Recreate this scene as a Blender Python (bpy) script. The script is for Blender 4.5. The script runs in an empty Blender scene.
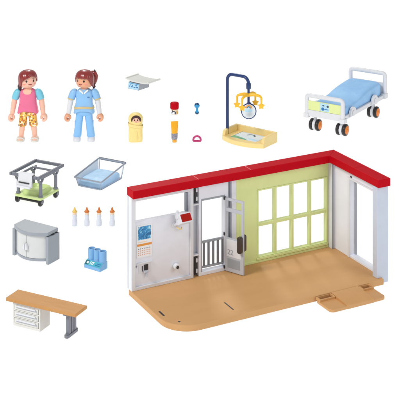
import bpy, bmesh, math, random
from mathutils import Vector, Matrix, Euler
random.seed(4)
R = math.radians
sc = bpy.context.scene
col = sc.collection
PI = math.pi

# ------------------------------------------------------------------ materials
def lin(c):
    out = []
    for v in c:
        v /= 255.0
        out.append(v/12.92 if v <= .04045 else ((v+.055)/1.055)**2.4)
    return (*out, 1)

def node_mat(name):
    m = bpy.data.materials.new(name); m.use_nodes = True
    nt = m.node_tree
    return m, nt, nt.nodes['Principled BSDF']

def plastic(name, rgb, rough=.38, var=.018, scale=1.4, bump=.02, bscale=60, sss=0, metal=0, coat=0, spec=.45):
    """moulded plastic: slight tone drift over the piece, fine surface grain"""
    m, nt, b = node_mat(name)
    tc = nt.nodes.new('ShaderNodeTexCoord')
    n = nt.nodes.new('ShaderNodeTexNoise'); n.inputs['Scale'].default_value = scale; n.inputs['Detail'].default_value = 4
    nt.links.new(tc.outputs['Object'], n.inputs['Vector'])
    ramp = nt.nodes.new('ShaderNodeValToRGB')
    c = lin(rgb)
    ramp.color_ramp.elements[0].position = .3; ramp.color_ramp.elements[1].position = .7
    ramp.color_ramp.elements[0].color = (*[max(0, x*(1-var)) for x in c[:3]], 1)
    ramp.color_ramp.elements[1].color = (*[min(1, x*(1+var)) for x in c[:3]], 1)
    nt.links.new(n.outputs['Fac'], ramp.inputs['Fac'])
    nt.links.new(ramp.outputs['Color'], b.inputs['Base Color'])
    b.inputs['Roughness'].default_value = rough
    b.inputs['Metallic'].default_value = metal
    b.inputs['Specular IOR Level'].default_value = spec
    b.inputs['Coat Weight'].default_value = coat
    if sss:
        b.inputs['Subsurface Weight'].default_value = sss
        b.inputs['Subsurface Radius'].default_value = (.2, .09, .05)
        b.inputs['Subsurface Scale'].default_value = .5
    if bump:
        n2 = nt.nodes.new('ShaderNodeTexNoise'); n2.inputs['Scale'].default_value = bscale
        nt.links.new(tc.outputs['Object'], n2.inputs['Vector'])
        bp = nt.nodes.new('ShaderNodeBump'); bp.inputs['Strength'].default_value = bump*4; bp.inputs['Distance'].default_value = .02
        nt.links.new(n2.outputs['Fac'], bp.inputs['Height'])
        nt.links.new(bp.outputs['Normal'], b.inputs['Normal'])
    return m

def fabric(name, rgb, rgb2, scale=1.2, fold=.5):
    """soft moulded cover: broad folds shown in relief"""
    m, nt, b = node_mat(name)
    tc = nt.nodes.new('ShaderNodeTexCoord')
    n = nt.nodes.new('ShaderNodeTexNoise'); n.inputs['Scale'].default_value = scale; n.inputs['Detail'].default_value = 3; n.inputs['Distortion'].default_value = .6
    nt.links.new(tc.outputs['Object'], n.inputs['Vector'])
    ramp = nt.nodes.new('ShaderNodeValToRGB')
    ramp.color_ramp.elements[0].position = .35; ramp.color_ramp.elements[1].position = .68
    ramp.color_ramp.elements[0].color = lin(rgb); ramp.color_ramp.elements[1].color = lin(rgb2)
    nt.links.new(n.outputs['Fac'], ramp.inputs['Fac'])
    nt.links.new(ramp.outputs['Color'], b.inputs['Base Color'])
    b.inputs['Roughness'].default_value = .5
    bp = nt.nodes.new('ShaderNodeBump'); bp.inputs['Strength'].default_value = fold; bp.inputs['Distance'].default_value = .25
    nt.links.new(n.outputs['Fac'], bp.inputs['Height'])
    nt.links.new(bp.outputs['Normal'], b.inputs['Normal'])
    return m

def clear(name, tint=(1, 1, 1), gloss=.10, alpha_rough=.05, body=.0):
    """thin clear plastic"""
    m = bpy.data.materials.new(name); m.use_nodes = True
    nt = m.node_tree; nt.nodes.clear()
    out = nt.nodes.new('ShaderNodeOutputMaterial')
    tr = nt.nodes.new('ShaderNodeBsdfTransparent'); tr.inputs['Color'].default_value = (*tint, 1)
    gl = nt.nodes.new('ShaderNodeBsdfPrincipled'); gl.inputs['Base Color'].default_value = (.75, .82, .9, 1); gl.inputs['Roughness'].default_value = alpha_rough
    fr = nt.nodes.new('ShaderNodeFresnel'); fr.inputs['IOR'].default_value = 1.45
    ad = nt.nodes.new('ShaderNodeMath'); ad.operation = 'ADD'; ad.inputs[1].default_value = gloss; ad.use_clamp = True
    mx = nt.nodes.new('ShaderNodeMixShader')
    nt.links.new(fr.outputs[0], ad.inputs[0]); nt.links.new(ad.outputs[0], mx.inputs[0])
    nt.links.new(tr.outputs[0], mx.inputs[1]); nt.links.new(gl.outputs[0], mx.inputs[2])
    nt.links.new(mx.outputs[0], out.inputs[0])
    return m

def dotted(name, base, cols, scale=6):
    """printed pattern of small coloured dots"""
    m, nt, b = node_mat(name)
    tc = nt.nodes.new('ShaderNodeTexCoord')
    v = nt.nodes.new('ShaderNodeTexVoronoi'); v.inputs['Scale'].default_value = scale
    nt.links.new(tc.outputs['Object'], v.inputs['Vector'])
    sep = nt.nodes.new('ShaderNodeSeparateColor'); nt.links.new(v.outputs['Color'], sep.inputs[0])
    ramp = nt.nodes.new('ShaderNodeValToRGB'); ramp.color_ramp.interpolation = 'CONSTANT'
    els = ramp.color_ramp.elements
    for i, c in enumerate(cols):
        e = els[i] if i < 2 else els.new(i/len(cols))
        e.position = i/len(cols); e.color = lin(c)
    nt.links.new(sep.outputs[0], ramp.inputs['Fac'])
    th = nt.nodes.new('ShaderNodeMath'); th.operation = 'LESS_THAN'; th.inputs[1].default_value = .56
    nt.links.new(v.outputs['Distance'], th.inputs[0])
    mx = nt.nodes.new('ShaderNodeMix'); mx.data_type = 'RGBA'
    mx.inputs[6].default_value = lin(base)
    nt.links.new(th.outputs[0], mx.inputs[0]); nt.links.new(ramp.outputs['Color'], mx.inputs[7])
    nt.links.new(mx.outputs[2], b.inputs['Base Color'])
    b.inputs['Roughness'].default_value = .42
    return m

def sea_print(name):
    """printed picture: blue water with white spray"""
    m, nt, b = node_mat(name)
    tc = nt.nodes.new('ShaderNodeTexCoord')
    n = nt.nodes.new('ShaderNodeTexNoise'); n.inputs['Scale'].default_value = 2.6; n.inputs['Detail'].default_value = 5; n.inputs['Distortion'].default_value = 1.6
    nt.links.new(tc.outputs['Object'], n.inputs['Vector'])
    ramp = nt.nodes.new('ShaderNodeValToRGB')
    ramp.color_ramp.elements[0].position = .3; ramp.color_ramp.elements[0].color = lin((22, 70, 120))
    ramp.color_ramp.elements[1].position = .68; ramp.color_ramp.elements[1].color = lin((225, 242, 250))
    e = ramp.color_ramp.elements.new(.5); e.color = lin((40, 135, 195))
    e = ramp.color_ramp.elements.new(.58); e.color = lin((110, 190, 225))
    nt.links.new(n.outputs['Fac'], ramp.inputs['Fac']); nt.links.new(ramp.outputs['Color'], b.inputs['Base Color'])
    b.inputs['Roughness'].default_value = .35
    return m

def wood_print(name, rgb, rgb2, scale):
    m, nt, b = node_mat(name)
    tc = nt.nodes.new('ShaderNodeTexCoord')
    mp = nt.nodes.new('ShaderNodeMapping'); mp.inputs['Scale'].default_value = scale
    n = nt.nodes.new('ShaderNodeTexNoise'); n.inputs['Scale'].default_value = 1; n.inputs['Detail'].default_value = 5
    nt.links.new(tc.outputs['Object'], mp.inputs[0]); nt.links.new(mp.outputs[0], n.inputs['Vector'])
    ramp = nt.nodes.new('ShaderNodeValToRGB')
    ramp.color_ramp.elements[0].position = .3; ramp.color_ramp.elements[1].position = .7
    ramp.color_ramp.elements[0].color = lin(rgb); ramp.color_ramp.elements[1].color = lin(rgb2)
    nt.links.new(n.outputs['Fac'], ramp.inputs['Fac']); nt.links.new(ramp.outputs['Color'], b.inputs['Base Color'])
    b.inputs['Roughness'].default_value = .58; b.inputs['Specular IOR Level'].default_value = .3
    n2 = nt.nodes.new('ShaderNodeTexNoise'); n2.inputs['Scale'].default_value = 45
    nt.links.new(tc.outputs['Object'], n2.inputs['Vector'])
    bp = nt.nodes.new('ShaderNodeBump'); bp.inputs['Strength'].default_value = .12; bp.inputs['Distance'].default_value = .02
    nt.links.new(n2.outputs['Fac'], bp.inputs['Height']); nt.links.new(bp.outputs['Normal'], b.inputs['Normal'])
    return m

M = dict(
    white=plastic('white_plastic', (219, 221, 226)),
    wall=plastic('wall_plastic', (228, 231, 240), rough=.42),
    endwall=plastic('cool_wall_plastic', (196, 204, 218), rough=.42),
    warm=plastic('warm_white_plastic', (219, 219, 214), rough=.4),
    red=plastic('red_plastic', (186, 8, 26), rough=.5, spec=.05),
    redline=plastic('pale_red_edge', (238, 130, 135)),
    green=plastic('pale_green_plastic', (221, 233, 160), rough=.45),
    lime=plastic('lime_plastic', (206, 226, 152), rough=.35),
    tan=wood_print('tan_floor_plastic', (200, 153, 101), (205, 158, 106), (.25, .9, 1)),
    tan2=plastic('tan_ramp_plastic', (203, 153, 98), rough=.42),
    cabdoor=plastic('silver_white_plastic', (208, 210, 210), rough=.35),
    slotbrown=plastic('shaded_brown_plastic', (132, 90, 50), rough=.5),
    wood=wood_print('wood_brown_top', (190, 138, 80), (200, 147, 89), (.5, 3, 3)),
    grey=plastic('mid_grey_plastic', (122, 125, 134), rough=.4),
    dgrey=plastic('dark_grey_plastic', (112, 115, 126), rough=.36),
    lgrey=plastic('light_grey_plastic', (152, 159, 167), rough=.4),
    jgrey=plastic('cool_grey_plastic', (186, 190, 198), rough=.4),
    dark=plastic('dark_gap', (44, 42, 44), rough=.55),
    brown=plastic('dark_brown_plastic', (58, 50, 44), rough=.3),
    black=plastic('black_tyre', (34, 30, 30), rough=.38),
    orange=plastic('orange_plastic', (238, 128, 24), rough=.3),
    teat=plastic('orange_teat', (210, 118, 48), rough=.35, sss=.2),
    teat2=plastic('pale_amber_teat', (232, 196, 104), rough=.35, sss=.2),
    milk=plastic('milky_bottle', (214, 219, 229), rough=.25, sss=.3),
    navy=plastic('navy_plastic', (26, 54, 108), rough=.3),
    yellow=plastic('golden_yellow_plastic', (244, 190, 44), rough=.35),
    cream=plastic('cream_plastic', (238, 212, 142), rough=.4),
    wrap=plastic('yellow_wrap', (242, 219, 142), rough=.45, bump=.05, bscale=14),
    amber=plastic('amber_tube', (240, 172, 22), rough=.28),
    cap=plastic('pale_orange_cap', (238, 170, 70), rough=.35),
    foil=plastic('grey_label', (140, 140, 152), rough=.4, var=.35, scale=7),
    cyan=plastic('cyan_plastic', (44, 150, 205), rough=.25),
    deepblue=plastic('deep_blue_plastic', (20, 62, 105), rough=.3),
    magenta=plastic('magenta_plastic', (188, 52, 112), rough=.3),
    rackblue=plastic('mid_blue_plastic', (124, 176, 222), rough=.32),
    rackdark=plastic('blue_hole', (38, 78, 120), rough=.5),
    rim=plastic('grey_clear_rim', (150, 158, 172), rough=.22),
    mattress=fabric('blue_bed_cover', (142, 192, 239), (156, 202, 243), .6, .3),
    pad=fabric('pale_blue_pad', (158, 198, 230), (178, 212, 240), 1.1, .3),
    clear=clear('clear_plastic', (.985, .99, 1.0), .0),
    skin=plastic('figure_skin', (242, 190, 166), rough=.4, sss=.15, var=.02),
    skin2=plastic('figure_skin_tan', (230, 168, 132), rough=.4, sss=.15, var=.02),
    hair=plastic('auburn_hair', (140, 44, 42), rough=.28, var=.14, scale=3, coat=.5),
    hairdark=plastic('dark_hair', (62, 30, 26), rough=.35),
    pink=plastic('pink_top', (230, 112, 150), rough=.38),
    aqua=plastic('aqua_sleeve', (120, 200, 222), rough=.4),
    scrub=plastic('light_blue_scrubs', (142, 192, 236), rough=.4),
    scrub2=plastic('sky_blue_trousers', (134, 190, 238), rough=.4),
    belt=plastic('sand_belt', (206, 186, 134), rough=.45),
    pants=dotted('printed_leggings', (240, 190, 76), [(200, 100, 56), (250, 226, 150), (150, 110, 56), (176, 124, 60), (230, 140, 56), (250, 240, 220)], 4.6),
    eye=plastic('eye_black', (30, 16, 14), rough=.2),
    mouth=plastic('mouth_print', (150, 44, 40), rough=.4),
    blush=plastic('cheek_print', (240, 150, 130), rough=.45),
    paper=plastic('white_print', (236, 238, 240), rough=.5),
    peach=plastic('peach_label', (240, 214, 186), rough=.45),
    ochre=plastic('ochre_print', (206, 160, 60), rough=.5),
    bandorange=plastic('orange_print', (226, 150, 66), rough=.5),
    inkorange=plastic('salmon_print', (232, 150, 110), rough=.5),
    inkblue=plastic('blue_print', (44, 112, 176), rough=.5),
    skyprint=plastic('sky_print', (178, 218, 240), rough=.5),
    matblue=plastic('pale_mat_print', (216, 226, 232), rough=.5),
    matgreen=plastic('green_print', (120, 178, 128), rough=.5),
    matteal=plastic('teal_print', (84, 158, 130), rough=.5),
    inkdark=plastic('dark_print', (52, 66, 84), rough=.5),
    teal=plastic('teal_label', (70, 178, 196), rough=.4),
    tealdark=plastic('dark_teal_label', (42, 110, 120), rough=.4),
    screen=plastic('red_screen', (160, 24, 18), rough=.55, spec=.1),
    sea=sea_print('sea_picture'),
)

# ------------------------------------------------------------------ mesh building
class MB:
    def __init__(s):
        s.bm = bmesh.new(); s.mi = 0
    def _new(s, fn):
        before = set(s.bm.faces)
        r = fn()
        for f in s.bm.faces:
            if f not in before: f.material_index = s.mi
        return r
    def face(s, vs):
        try:
            f = s.bm.faces.new(vs); f.material_index = s.mi; return f
        except ValueError: return None
    def box(s, c, d, rot=None):
        m = Matrix.Translation(c) @ (Euler(rot).to_matrix().to_4x4() if rot else Matrix()) @ Matrix.Diagonal((*d, 1))
        s._new(lambda: bmesh.ops.create_cube(s.bm, size=1, matrix=m)); return s
    def bb(s, x0, x1, y0, y1, z0, z1):
        return s.box(((x0+x1)/2, (y0+y1)/2, (z0+z1)/2), (x1-x0, y1-y0, z1-z0))
    def sph(s, c, r, rot=None, u=24, v=16):
        r = (r, r, r) if isinstance(r, (int, float)) else r
        m = Matrix.Translation(c) @ (Euler(rot).to_matrix().to_4x4() if rot else Matrix()) @ Matrix.Diagonal((*r, 1))
        s._new(lambda: bmesh.ops.create_uvsphere(s.bm, u_segments=u, v_segments=v, radius=1, matrix=m)); return s
    def loft(s, rings, cap=True):
        vr = [[s.bm.verts.new(p) for p in r] for r in rings]
        n = len(vr[0])
        for a, b in zip(vr, vr[1:]):
            for i in range(n):
                s.face([a[i], a[(i+1) % n], b[(i+1) % n], b[i]])
        if cap:
            s.face(list(reversed(vr[0]))); s.face(vr[-1])
        return s
    def cyl(s, p0, p1, r, r1=None, n=28):
        return s.tube([p0, p1], [r, r if r1 is None else r1], n)
    def tube(s, pts, r, n=14, closed=False, flat=1.0, up=None):
        pts = [Vector(p) for p in pts]
        rs = r if isinstance(r, (list, tuple)) else [r]*len(pts)
        N = len(pts); rings = []
        ref = None
        for i, p in enumerate(pts):
            a = pts[(i-1) % N] if (i > 0 or closed) else p
            b = pts[(i+1) % N] if (i < N-1 or closed) else p
            t = (b-a).normalized()
            if ref is None:
                g = Vector(up) if up else (Vector((0, 0, 1)) if abs(t.z) < .9 else Vector((1, 0, 0)))
                ref = (g - t*g.dot(t)).normalized()
            else:
                ref = (ref - t*ref.dot(t)).normalized()
            bi = t.cross(ref)
            rings.append([p + (ref*math.cos(2*PI*k/n) + bi*math.sin(2*PI*k/n)*flat)*rs[i] for k in range(n)])
        if closed: rings.append(rings[0]); 
        if closed:
            vr = [[s.bm.verts.new(p) for p in q] for q in rings[:-1]]; vr.append(vr[0])
            for a, b in zip(vr, vr[1:]):
                for i in range(n): s.face([a[i], a[(i+1) % n], b[(i+1) % n], b[i]])
            return s
        return s.loft(rings)
    def lathe(s, prof, c=(0, 0, 0), n=36, sx=1, sy=1, cap=True):
        rings = [[Vector((c[0]+sx*r*math.cos(2*PI*k/n), c[1]+sy*r*math.sin(2*PI*k/n), c[2]+z)) for k in range(n)] for r, z in prof]
        return s.loft(rings, cap)
    def prism(s, poly, z0, z1, mat=None):
        mat = mat or Matrix()
        return s.loft([[mat @ Vector((x, y, z)) for x, y in poly] for z in (z0, z1)])
    def grid(s, xs, zs, holes, y0, y1, mat=None):
        """slab with rectangular holes: xs, zs cut lines, holes as (i, j) cells left out"""
        V = {}
        mat = mat or Matrix()
        def v(i, j, k):
            if (i, j, k) not in V: V[i, j, k] = s.bm.verts.new(mat @ Vector((xs[i], (y0, y1)[k], zs[j])))
            return V[i, j, k]
        nx, nz = len(xs)-1, len(zs)-1
        solid = lambda i, j: 0 <= i < nx and 0 <= j < nz and (i, j) not in holes
        for i in range(nx):
            for j in range(nz):
                if not solid(i, j): continue
                s.face([v(i, j, 0), v(i+1, j, 0), v(i+1, j+1, 0), v(i, j+1, 0)])
                s.face([v(i, j, 1), v(i, j+1, 1), v(i+1, j+1, 1), v(i+1, j, 1)])
                if not solid(i-1, j): s.face([v(i, j, 0), v(i, j+1, 0), v(i, j+1, 1), v(i, j, 1)])
                if not solid(i+1, j): s.face([v(i+1, j, 0), v(i+1, j, 1), v(i+1, j+1, 1), v(i+1, j+1, 0)])
                if not solid(i, j-1): s.face([v(i, j, 0), v(i, j, 1), v(i+1, j, 1), v(i+1, j, 0)])
                if not solid(i, j+1): s.face([v(i, j+1, 0), v(i+1, j+1, 0), v(i+1, j+1, 1), v(i, j+1, 1)])
        return s
    def build(s, name, mats, parent=None, bevel=0, seg=3, smooth=True, sub=0, angle=38):
        bmesh.ops.recalc_face_normals(s.bm, faces=s.bm.faces)
        me = bpy.data.meshes.new(name); s.bm.to_mesh(me); s.bm.free()
        for m in (mats if isinstance(mats, (list, tuple)) else [mats]): me.materials.append(M[m])
        o = bpy.data.objects.new(name, me); col.objects.link(o)
        if smooth:
            for p in me.polygons: p.use_smooth = True
            if not bevel and not sub: me.set_sharp_from_angle(angle=R(angle))
        if bevel:
            b = o.modifiers.new('bevel', 'BEVEL'); b.width = bevel; b.segments = seg; b.limit_method = 'ANGLE'; b.angle_limit = R(35)
            b.harden_normals = True
        if sub:
            b = o.modifiers.new('sub', 'SUBSURF'); b.levels = sub; b.render_levels = sub
        o.parent = parent
        return o

def tag(o, label=None, cat=None, group=None, kind=None):
    for k, v in (('label', label), ('category', cat), ('group', group), ('kind', kind)):
        if v: o[k] = v
    return o

def thing(name, loc, rz, label, cat, group=None):
    o = bpy.data.objects.new(name, None); col.objects.link(o)
    o.empty_display_size = .3
    o.location = loc; o.rotation_euler = (0, 0, rz)
    return tag(o, label, cat, group)

def copy_tree(o, parent=None):
    c = o.copy(); col.objects.link(c)
    c.parent = parent
    for ch in list(o.children): copy_tree(ch, c)
    return c

def rrect(w, d, r, n=5, cx=0, cy=0):
    """rounded rectangle outline, counter-clockwise"""
    out = []
    for sx, sy, a0 in ((1, 1, 0), (-1, 1, 90), (-1, -1, 180), (1, -1, 270)):
        for k in range(n+1):
            a = R(a0+90*k/n)
            out.append((cx+sx*(w/2-r)+r*math.cos(a), cy+sy*(d/2-r)+r*math.sin(a)))
    return out

def sring(z, hx, hy, cx=0, cy=0, e=2.6, n=28):
    """superellipse ring"""
    pts = []
    for k in range(n):
        a = 2*PI*k/n; c, s_ = math.cos(a), math.sin(a)
        pts.append(Vector((cx+hx*math.copysign(abs(c)**(2/e), c), cy+hy*math.copysign(abs(s_)**(2/e), s_), z)))
    return pts

def arc(cx, cy, r, a0, a1, n):
    return [(cx+r*math.cos(R(a0+(a1-a0)*k/n)), cy+r*math.sin(R(a0+(a1-a0)*k/n))) for k in range(n+1)]

# ------------------------------------------------------------------ camera, world, lamps
CAMH = 44.87
cd = bpy.data.cameras.new('camera'); cam = bpy.data.objects.new('camera', cd); col.objects.link(cam)
cam.location = (0, -110, CAMH); cam.rotation_euler = (R(90), 0, 0)
cd.sensor_width = 36; cd.lens = 36*1223.2/400; cd.shift_y = -(200+243.4)/400
cd.clip_start = 1; cd.clip_end = 20000
sc.camera = cam

w = bpy.data.worlds.new('World'); sc.world = w; w.use_nodes = True
bg = w.node_tree.nodes['Background']; bg.inputs[0].default_value = (1, 1, 1, 1); bg.inputs[1].default_value = .42

def area(name, loc, target, size, power, color=(1, 1, 1)):
    l = bpy.data.lights.new(name, 'AREA'); l.shape = 'DISK'; l.size = size; l.energy = power; l.color = color
    o = bpy.data.objects.new(name, l); col.objects.link(o); o.location = loc
    o.rotation_euler = (Vector(target)-Vector(loc)).to_track_quat('-Z', 'Y').to_euler()
    return o
area('key_softbox', (-95, -75, 120), (0, 15, 2), 50, 165000, (1, .985, .96))
area('back_softbox', (-25, 130, 100), (2, 10, 0), 34, 62000, (1, .99, .97))
area('fill_softbox', (90, -70, 70), (5, 10, 3), 70, 36000, (.95, .97, 1))

sc.view_settings.view_transform = 'Standard'; sc.view_settings.look = 'None'; sc.view_settings.exposure = 0
sc.render.engine = 'CYCLES'
sc.cycles.use_denoising = True
sc.cycles.max_bounces = 10; sc.cycles.transparent_max_bounces = 16

# white ground everything stands on; glow added to whiten it and fade contact shadows
b = MB(); n = 2500
b.face([b.bm.verts.new(p) for p in ((-n, -n, 0), (n, -n, 0), (n, n, 0), (-n, n, 0))])
gm, nt, bs = node_mat('glowing_ground')
tc = nt.nodes.new('ShaderNodeTexCoord'); nz = nt.nodes.new('ShaderNodeTexNoise'); nz.inputs['Scale'].default_value = .02
nt.links.new(tc.outputs['Object'], nz.inputs['Vector'])
rp = nt.nodes.new('ShaderNodeValToRGB'); rp.color_ramp.elements[0].color = (.30, .30, .30, 1); rp.color_ramp.elements[1].color = (.34, .34, .34, 1)
nt.links.new(nz.outputs['Fac'], rp.inputs['Fac']); nt.links.new(rp.outputs['Color'], bs.inputs['Base Color'])
bs.inputs['Roughness'].default_value = .8; bs.inputs['Specular IOR Level'].default_value = .1
bs.inputs['Emission Color'].default_value = (1, 1, 1, 1); bs.inputs['Emission Strength'].default_value = .86
M['ground'] = gm
tag(b.build('ground', 'ground'), 'plain white surface everything stands on', kind='structure')

# ------------------------------------------------------------------ toy room
T = thing('toy_room', (11.93, .9, 0), .487, 'open toy hospital room with red roof beam, white door wall, pale green window wall and tan floor', 'toy room')
Z0 = .487; HB = 7.79+Z0; HT = 8.46+Z0; D = 7.9
# floor
poly = [(.45, .45), (-20, .45), (-20, -5.5)] + arc(-17.6, -5.5, 2.4, 180, 270, 10)[1:] + [(0, -D), (0, -6.92), (.45, -6.92)]
MB().prism(poly, .0, Z0).build('floor', 'tan', T, bevel=.06)
for k, (x, y, lx, ly) in enumerate([(-19.53, -4.85, .16, .9), (-14.14, -6.2, .12, 1.5)]):
    MB().prism(rrect(lx, ly, .05, 3, x, y), Z0-.1, Z0+.004).build('floor_slot', 'dark', T)  # flat dark inlay, its colour stands in for the shade inside a slot
MB().cyl((-18.92, -6.75, Z0-.1), (-18.92, -6.75, Z0+.004), .1).build('peg_hole', 'dark', T)  # dark disc painted in for the shaded hole
# red roof beam, L-shaped
xb, yb, c = -.57, -.57, .7
L = [(c, c), (-20.05, c), (-20.05, yb), (xb, yb), (xb, -D), (c, -D)]
rb = MB().prism(L, HB, HT).build('roof_beam', 'red', T, bevel=.05)
for x in (-13.9, -8.75):
    MB().bb(x-.025, x+.025, yb+.06, c-.06, HT-.05, HT+.012).build('seam', 'redline', rb)
MB().bb(xb+.06, c-.06, -4.3, -4.26, HT-.05, HT+.008).build('seam', 'red', rb)
b = MB(); b.tube([(xb+.05, yb+.05, HT+.004), (c-.05, c-.05, HT+.004)], .02, 6); b.build('seam', 'red', rb)
# white wall with window opening
wl = MB().grid([-20, -19.6, -14.52, -14.2], [Z0+.003, Z0+5.62, Z0+7.45, HB-.003], {(1, 1)}, 0, .5).build('white_wall', 'wall', T, bevel=.04)
b = MB().grid([-20, -19.62, -14.5, -14.2], [Z0+.004, Z0+.28, Z0+7.42, HB-.004], {(1, 1)}, -.16, .0)
b.build('wall_frame', 'white', wl, bevel=.03)
b = MB(); b.bb(-19.6, -14.5, .42, .62, Z0+7.2, Z0+7.44); b.bb(-14.72, -14.53, .3, .6, Z0+5.6, Z0+7.2)
b.build('window_rail', 'lgrey', wl, bevel=.03)
MB().bb(-20, -19.72, .5, .69, Z0+.003, HB-.004).build('corner_post', 'jgrey', wl, bevel=.03)
# hinge column with clips
hc = MB().bb(-14.2, -13.66, .28, .5, Z0+.004, HB-.004).build('hinge_column', 'jgrey', T, bevel=.02)
for z0, z1 in ((.15, 1.75), (6.3, 7.75)):
    b = MB(); b.bb(-14.04, -13.8, .02, .27, Z0+z0, Z0+z1); b.build('clip_slot', 'dark', hc, bevel=.03)
    for zc in (z0+.35, z1-.35):
        b = MB(); b.bb(-13.9, -13.74, -.05, .2, Z0+zc-.2, Z0+zc+.16); b.build('clip', 'white', hc, bevel=.05)
b = MB(); b.bb(-14.19, -13.67, -.12, .26, Z0+1.8, Z0+1.93); b.bb(-14.19, -13.67, -.12, .26, Z0+6.12, Z0+6.24); b.build('crossbar', 'white', hc, bevel=.02)
# door surround
dw = MB().grid([-13.66, -13.42, -11.13, -10.78], [Z0+.004, Z0+.3, Z0+6.55, HB-.004], {(1, 1)}, -.1, .5).build('door_frame', 'wall', T, bevel=.03)
b = MB(); b.bb(-10.775, -10.45, .2, .5, Z0+.004, HB-.005); b.build('jamb_groove', 'lgrey', dw)
b = MB(); b.bb(-10.445, -10.0, -.1, .5, Z0+.004, HB-.005); b.build('jamb', 'wall', dw, bevel=.03)
b = MB(); b.bb(-13.41, -11.14, -.07, -.02, Z0+6.38, Z0+6.54); b.bb(-13.415, -13.33, -.06, .3, Z0+.31, Z0+6.37); b.build('door_stop', 'lgrey', dw)
# railing across the doorway
rl = MB(); rl.bb(-13.32, -11.14, .1, .26, Z0+2.66, Z0+2.86); rl.bb(-13.32, -11.14, .1, .26, Z0+.52, Z0+.7)
rl = rl.build('railing', 'lgrey', T, bevel=.03)
for k in range(5):
    x = -13.13+k*.455
    MB().bb(x, x+.2, .12, .24, Z0+.7, Z0+2.66).build('bar', 'grey', rl, bevel=.03)
# open door leaf
door = bpy.data.objects.new('door', None); col.objects.link(door); door.parent = T
door.location = (-11.1, -.1, Z0); door.rotation_euler = (0, 0, math.atan2(-1.75, .88))
tag(door, 'grey framed door standing open')
dz = [.05, .3, 1.2, 2.85, 5.35, 5.72, 6.2, 6.4]
MB().grid([0, .2, 1.72, 1.94], [.06, .3, 1.3, 2.95, 5.2, 5.5, 6.15, 6.36], {(1, 3), (1, 5)}, -.09, .09).build('leaf', 'jgrey', door, bevel=.03)
b = MB(); b.bb(.32, 1.6, -.115, -.088, .42, 1.2); b.build('kick_panel', 'lgrey', door, bevel=.02)
b = MB(); b.bb(.22, 1.7, -.11, -.088, 1.36, 2.85); pn = b.build('door_panel', 'white', door, bevel=.015)
def text(body, name, mat, parent, size, loc, rot, ext=.004):
    cu = bpy.data.curves.new(name, 'FONT'); cu.body = body; cu.size = size; cu.extrude = ext; cu.align_x = 'CENTER'; cu.align_y = 'CENTER'
    t = bpy.data.objects.new(name, cu); col.objects.link(t)
    dg = bpy.context.evaluated_depsgraph_get(); me = bpy.data.meshes.new_from_object(t.evaluated_get(dg))
    bpy.data.objects.remove(t)
    me.materials.clear(); me.materials.append(M[mat])
    o = bpy.data.objects.new(name, me); col.objects.link(o); o.parent = parent; o.location = loc; o.rotation_euler = rot
    return o
text('22', 'number', 'lgrey', pn, .62, (.62, -.117, 1.75), (R(90), 0, 0))
for s_ in (-1, 1):
    b = MB(); b.prism(rrect(.42, 1.42, .16, 5), -.16, .16, Matrix.Translation((1.72, s_*.3, 2.68)) @ Matrix.Rotation(R(90), 4, 'X') )
    h = b.build('door_handle', 'brown', door, bevel=.06)
    b = MB(); b.cyl((1.72, s_*.08, 2.68), (1.72, s_*.2, 2.68), .12); b.build('handle_stem', 'dark', h)
for z in (6.28, 3.2, .35):
    b = MB(); b.cyl((-.02, -.02, z-.12), (-.02, -.02, z+.12), .12); b.build('hinge', 'dark', door)
# green wall with eight-light window
xs = [-9.99, -7.69]; ws = [-7.69, -6.05, -5.8, -4.26, -4.03, -2.37, -2.16, -.58]
gx = [-9.99] + ws + [-.36]
gz = [Z0+.004, Z0+.5, Z0+3.14, Z0+3.4, Z0+6.28, HB-.004]
holes = {(i, j) for i in (1, 3, 5, 7) for j in (1, 3)}
gw = MB().grid(gx, gz, holes, .02, .45).build('green_wall', 'green', T, bevel=.03)
b = MB(); b.bb(-7.9, -.45, -.1, .02, Z0+.24, Z0+.44); b.build('sill', 'green', gw, bevel=.03)
b = MB(); b.bb(-9.98, -9.72, -.06, .02, Z0+.004, HB-.01); b.bb(-9.71, -.37, -.05, .02, Z0+.005, Z0+.2); b.build('edge_strip', 'green', gw, bevel=.02)
b = MB().grid([-7.82, -7.69, -.58, -.47], [Z0+.45, Z0+.5, Z0+6.28, Z0+6.4], {(1, 1)}, -.04, .02)
b.build('window_frame', 'green', gw, bevel=.02)
# side wall (its plane is x = 0, local y runs to the front)
S = Matrix.Rotation(R(90), 4, 'Z')      # grid x -> room y, grid y -> room -x
sw = MB().grid([-6.95, -2.9, -.57], [Z0+.004, Z0+.22, Z0+6.93, HB-.004], {(0, 1)}, -.68, -.0, S).build('side_wall', 'wall', T, bevel=.03)
pl = [(-.5, Z0+.006), (.002, Z0+.006), (.002, .02), (.68, .02), (.68, HB-.004), (-.5, HB-.004)]
A = Matrix(((1, 0, 0, 0), (0, 0, 1, 0), (0, 1, 0, 0), (0, 0, 0, 1)))
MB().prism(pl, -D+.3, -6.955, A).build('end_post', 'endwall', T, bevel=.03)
b = MB(); b.bb(.5, .66, -6.94, -6.66, Z0+.24, Z0+6.9); b.bb(.5, .66, -3.05, -2.92, Z0+.24, Z0+6.9); b.build('side_jamb', 'lgrey', sw, bevel=.02)
b = MB(); b.bb(-.07, 0, -2.9, -2.6, Z0+.01, Z0+7.1); b.bb(-.07, 0, -6.94, -2.9, Z0+6.95, Z0+7.1); b.build('side_architrave', 'white', sw, bevel=.02)
b = MB(); b.bb(-.03, .02, -3.2, -2.95, Z0+7.15, Z0+7.28); b.build('notch', 'dark', sw)
cp = MB().bb(-.355, -.005, -.565, .45, Z0+.005, HB-.006).build('corner_column', 'white', T, bevel=.03)
b = MB(); b.bb(.005, .68, -.56, .68, Z0+.006, HB-.006); b.build('corner_block', 'wall', T, bevel=.03)
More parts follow.
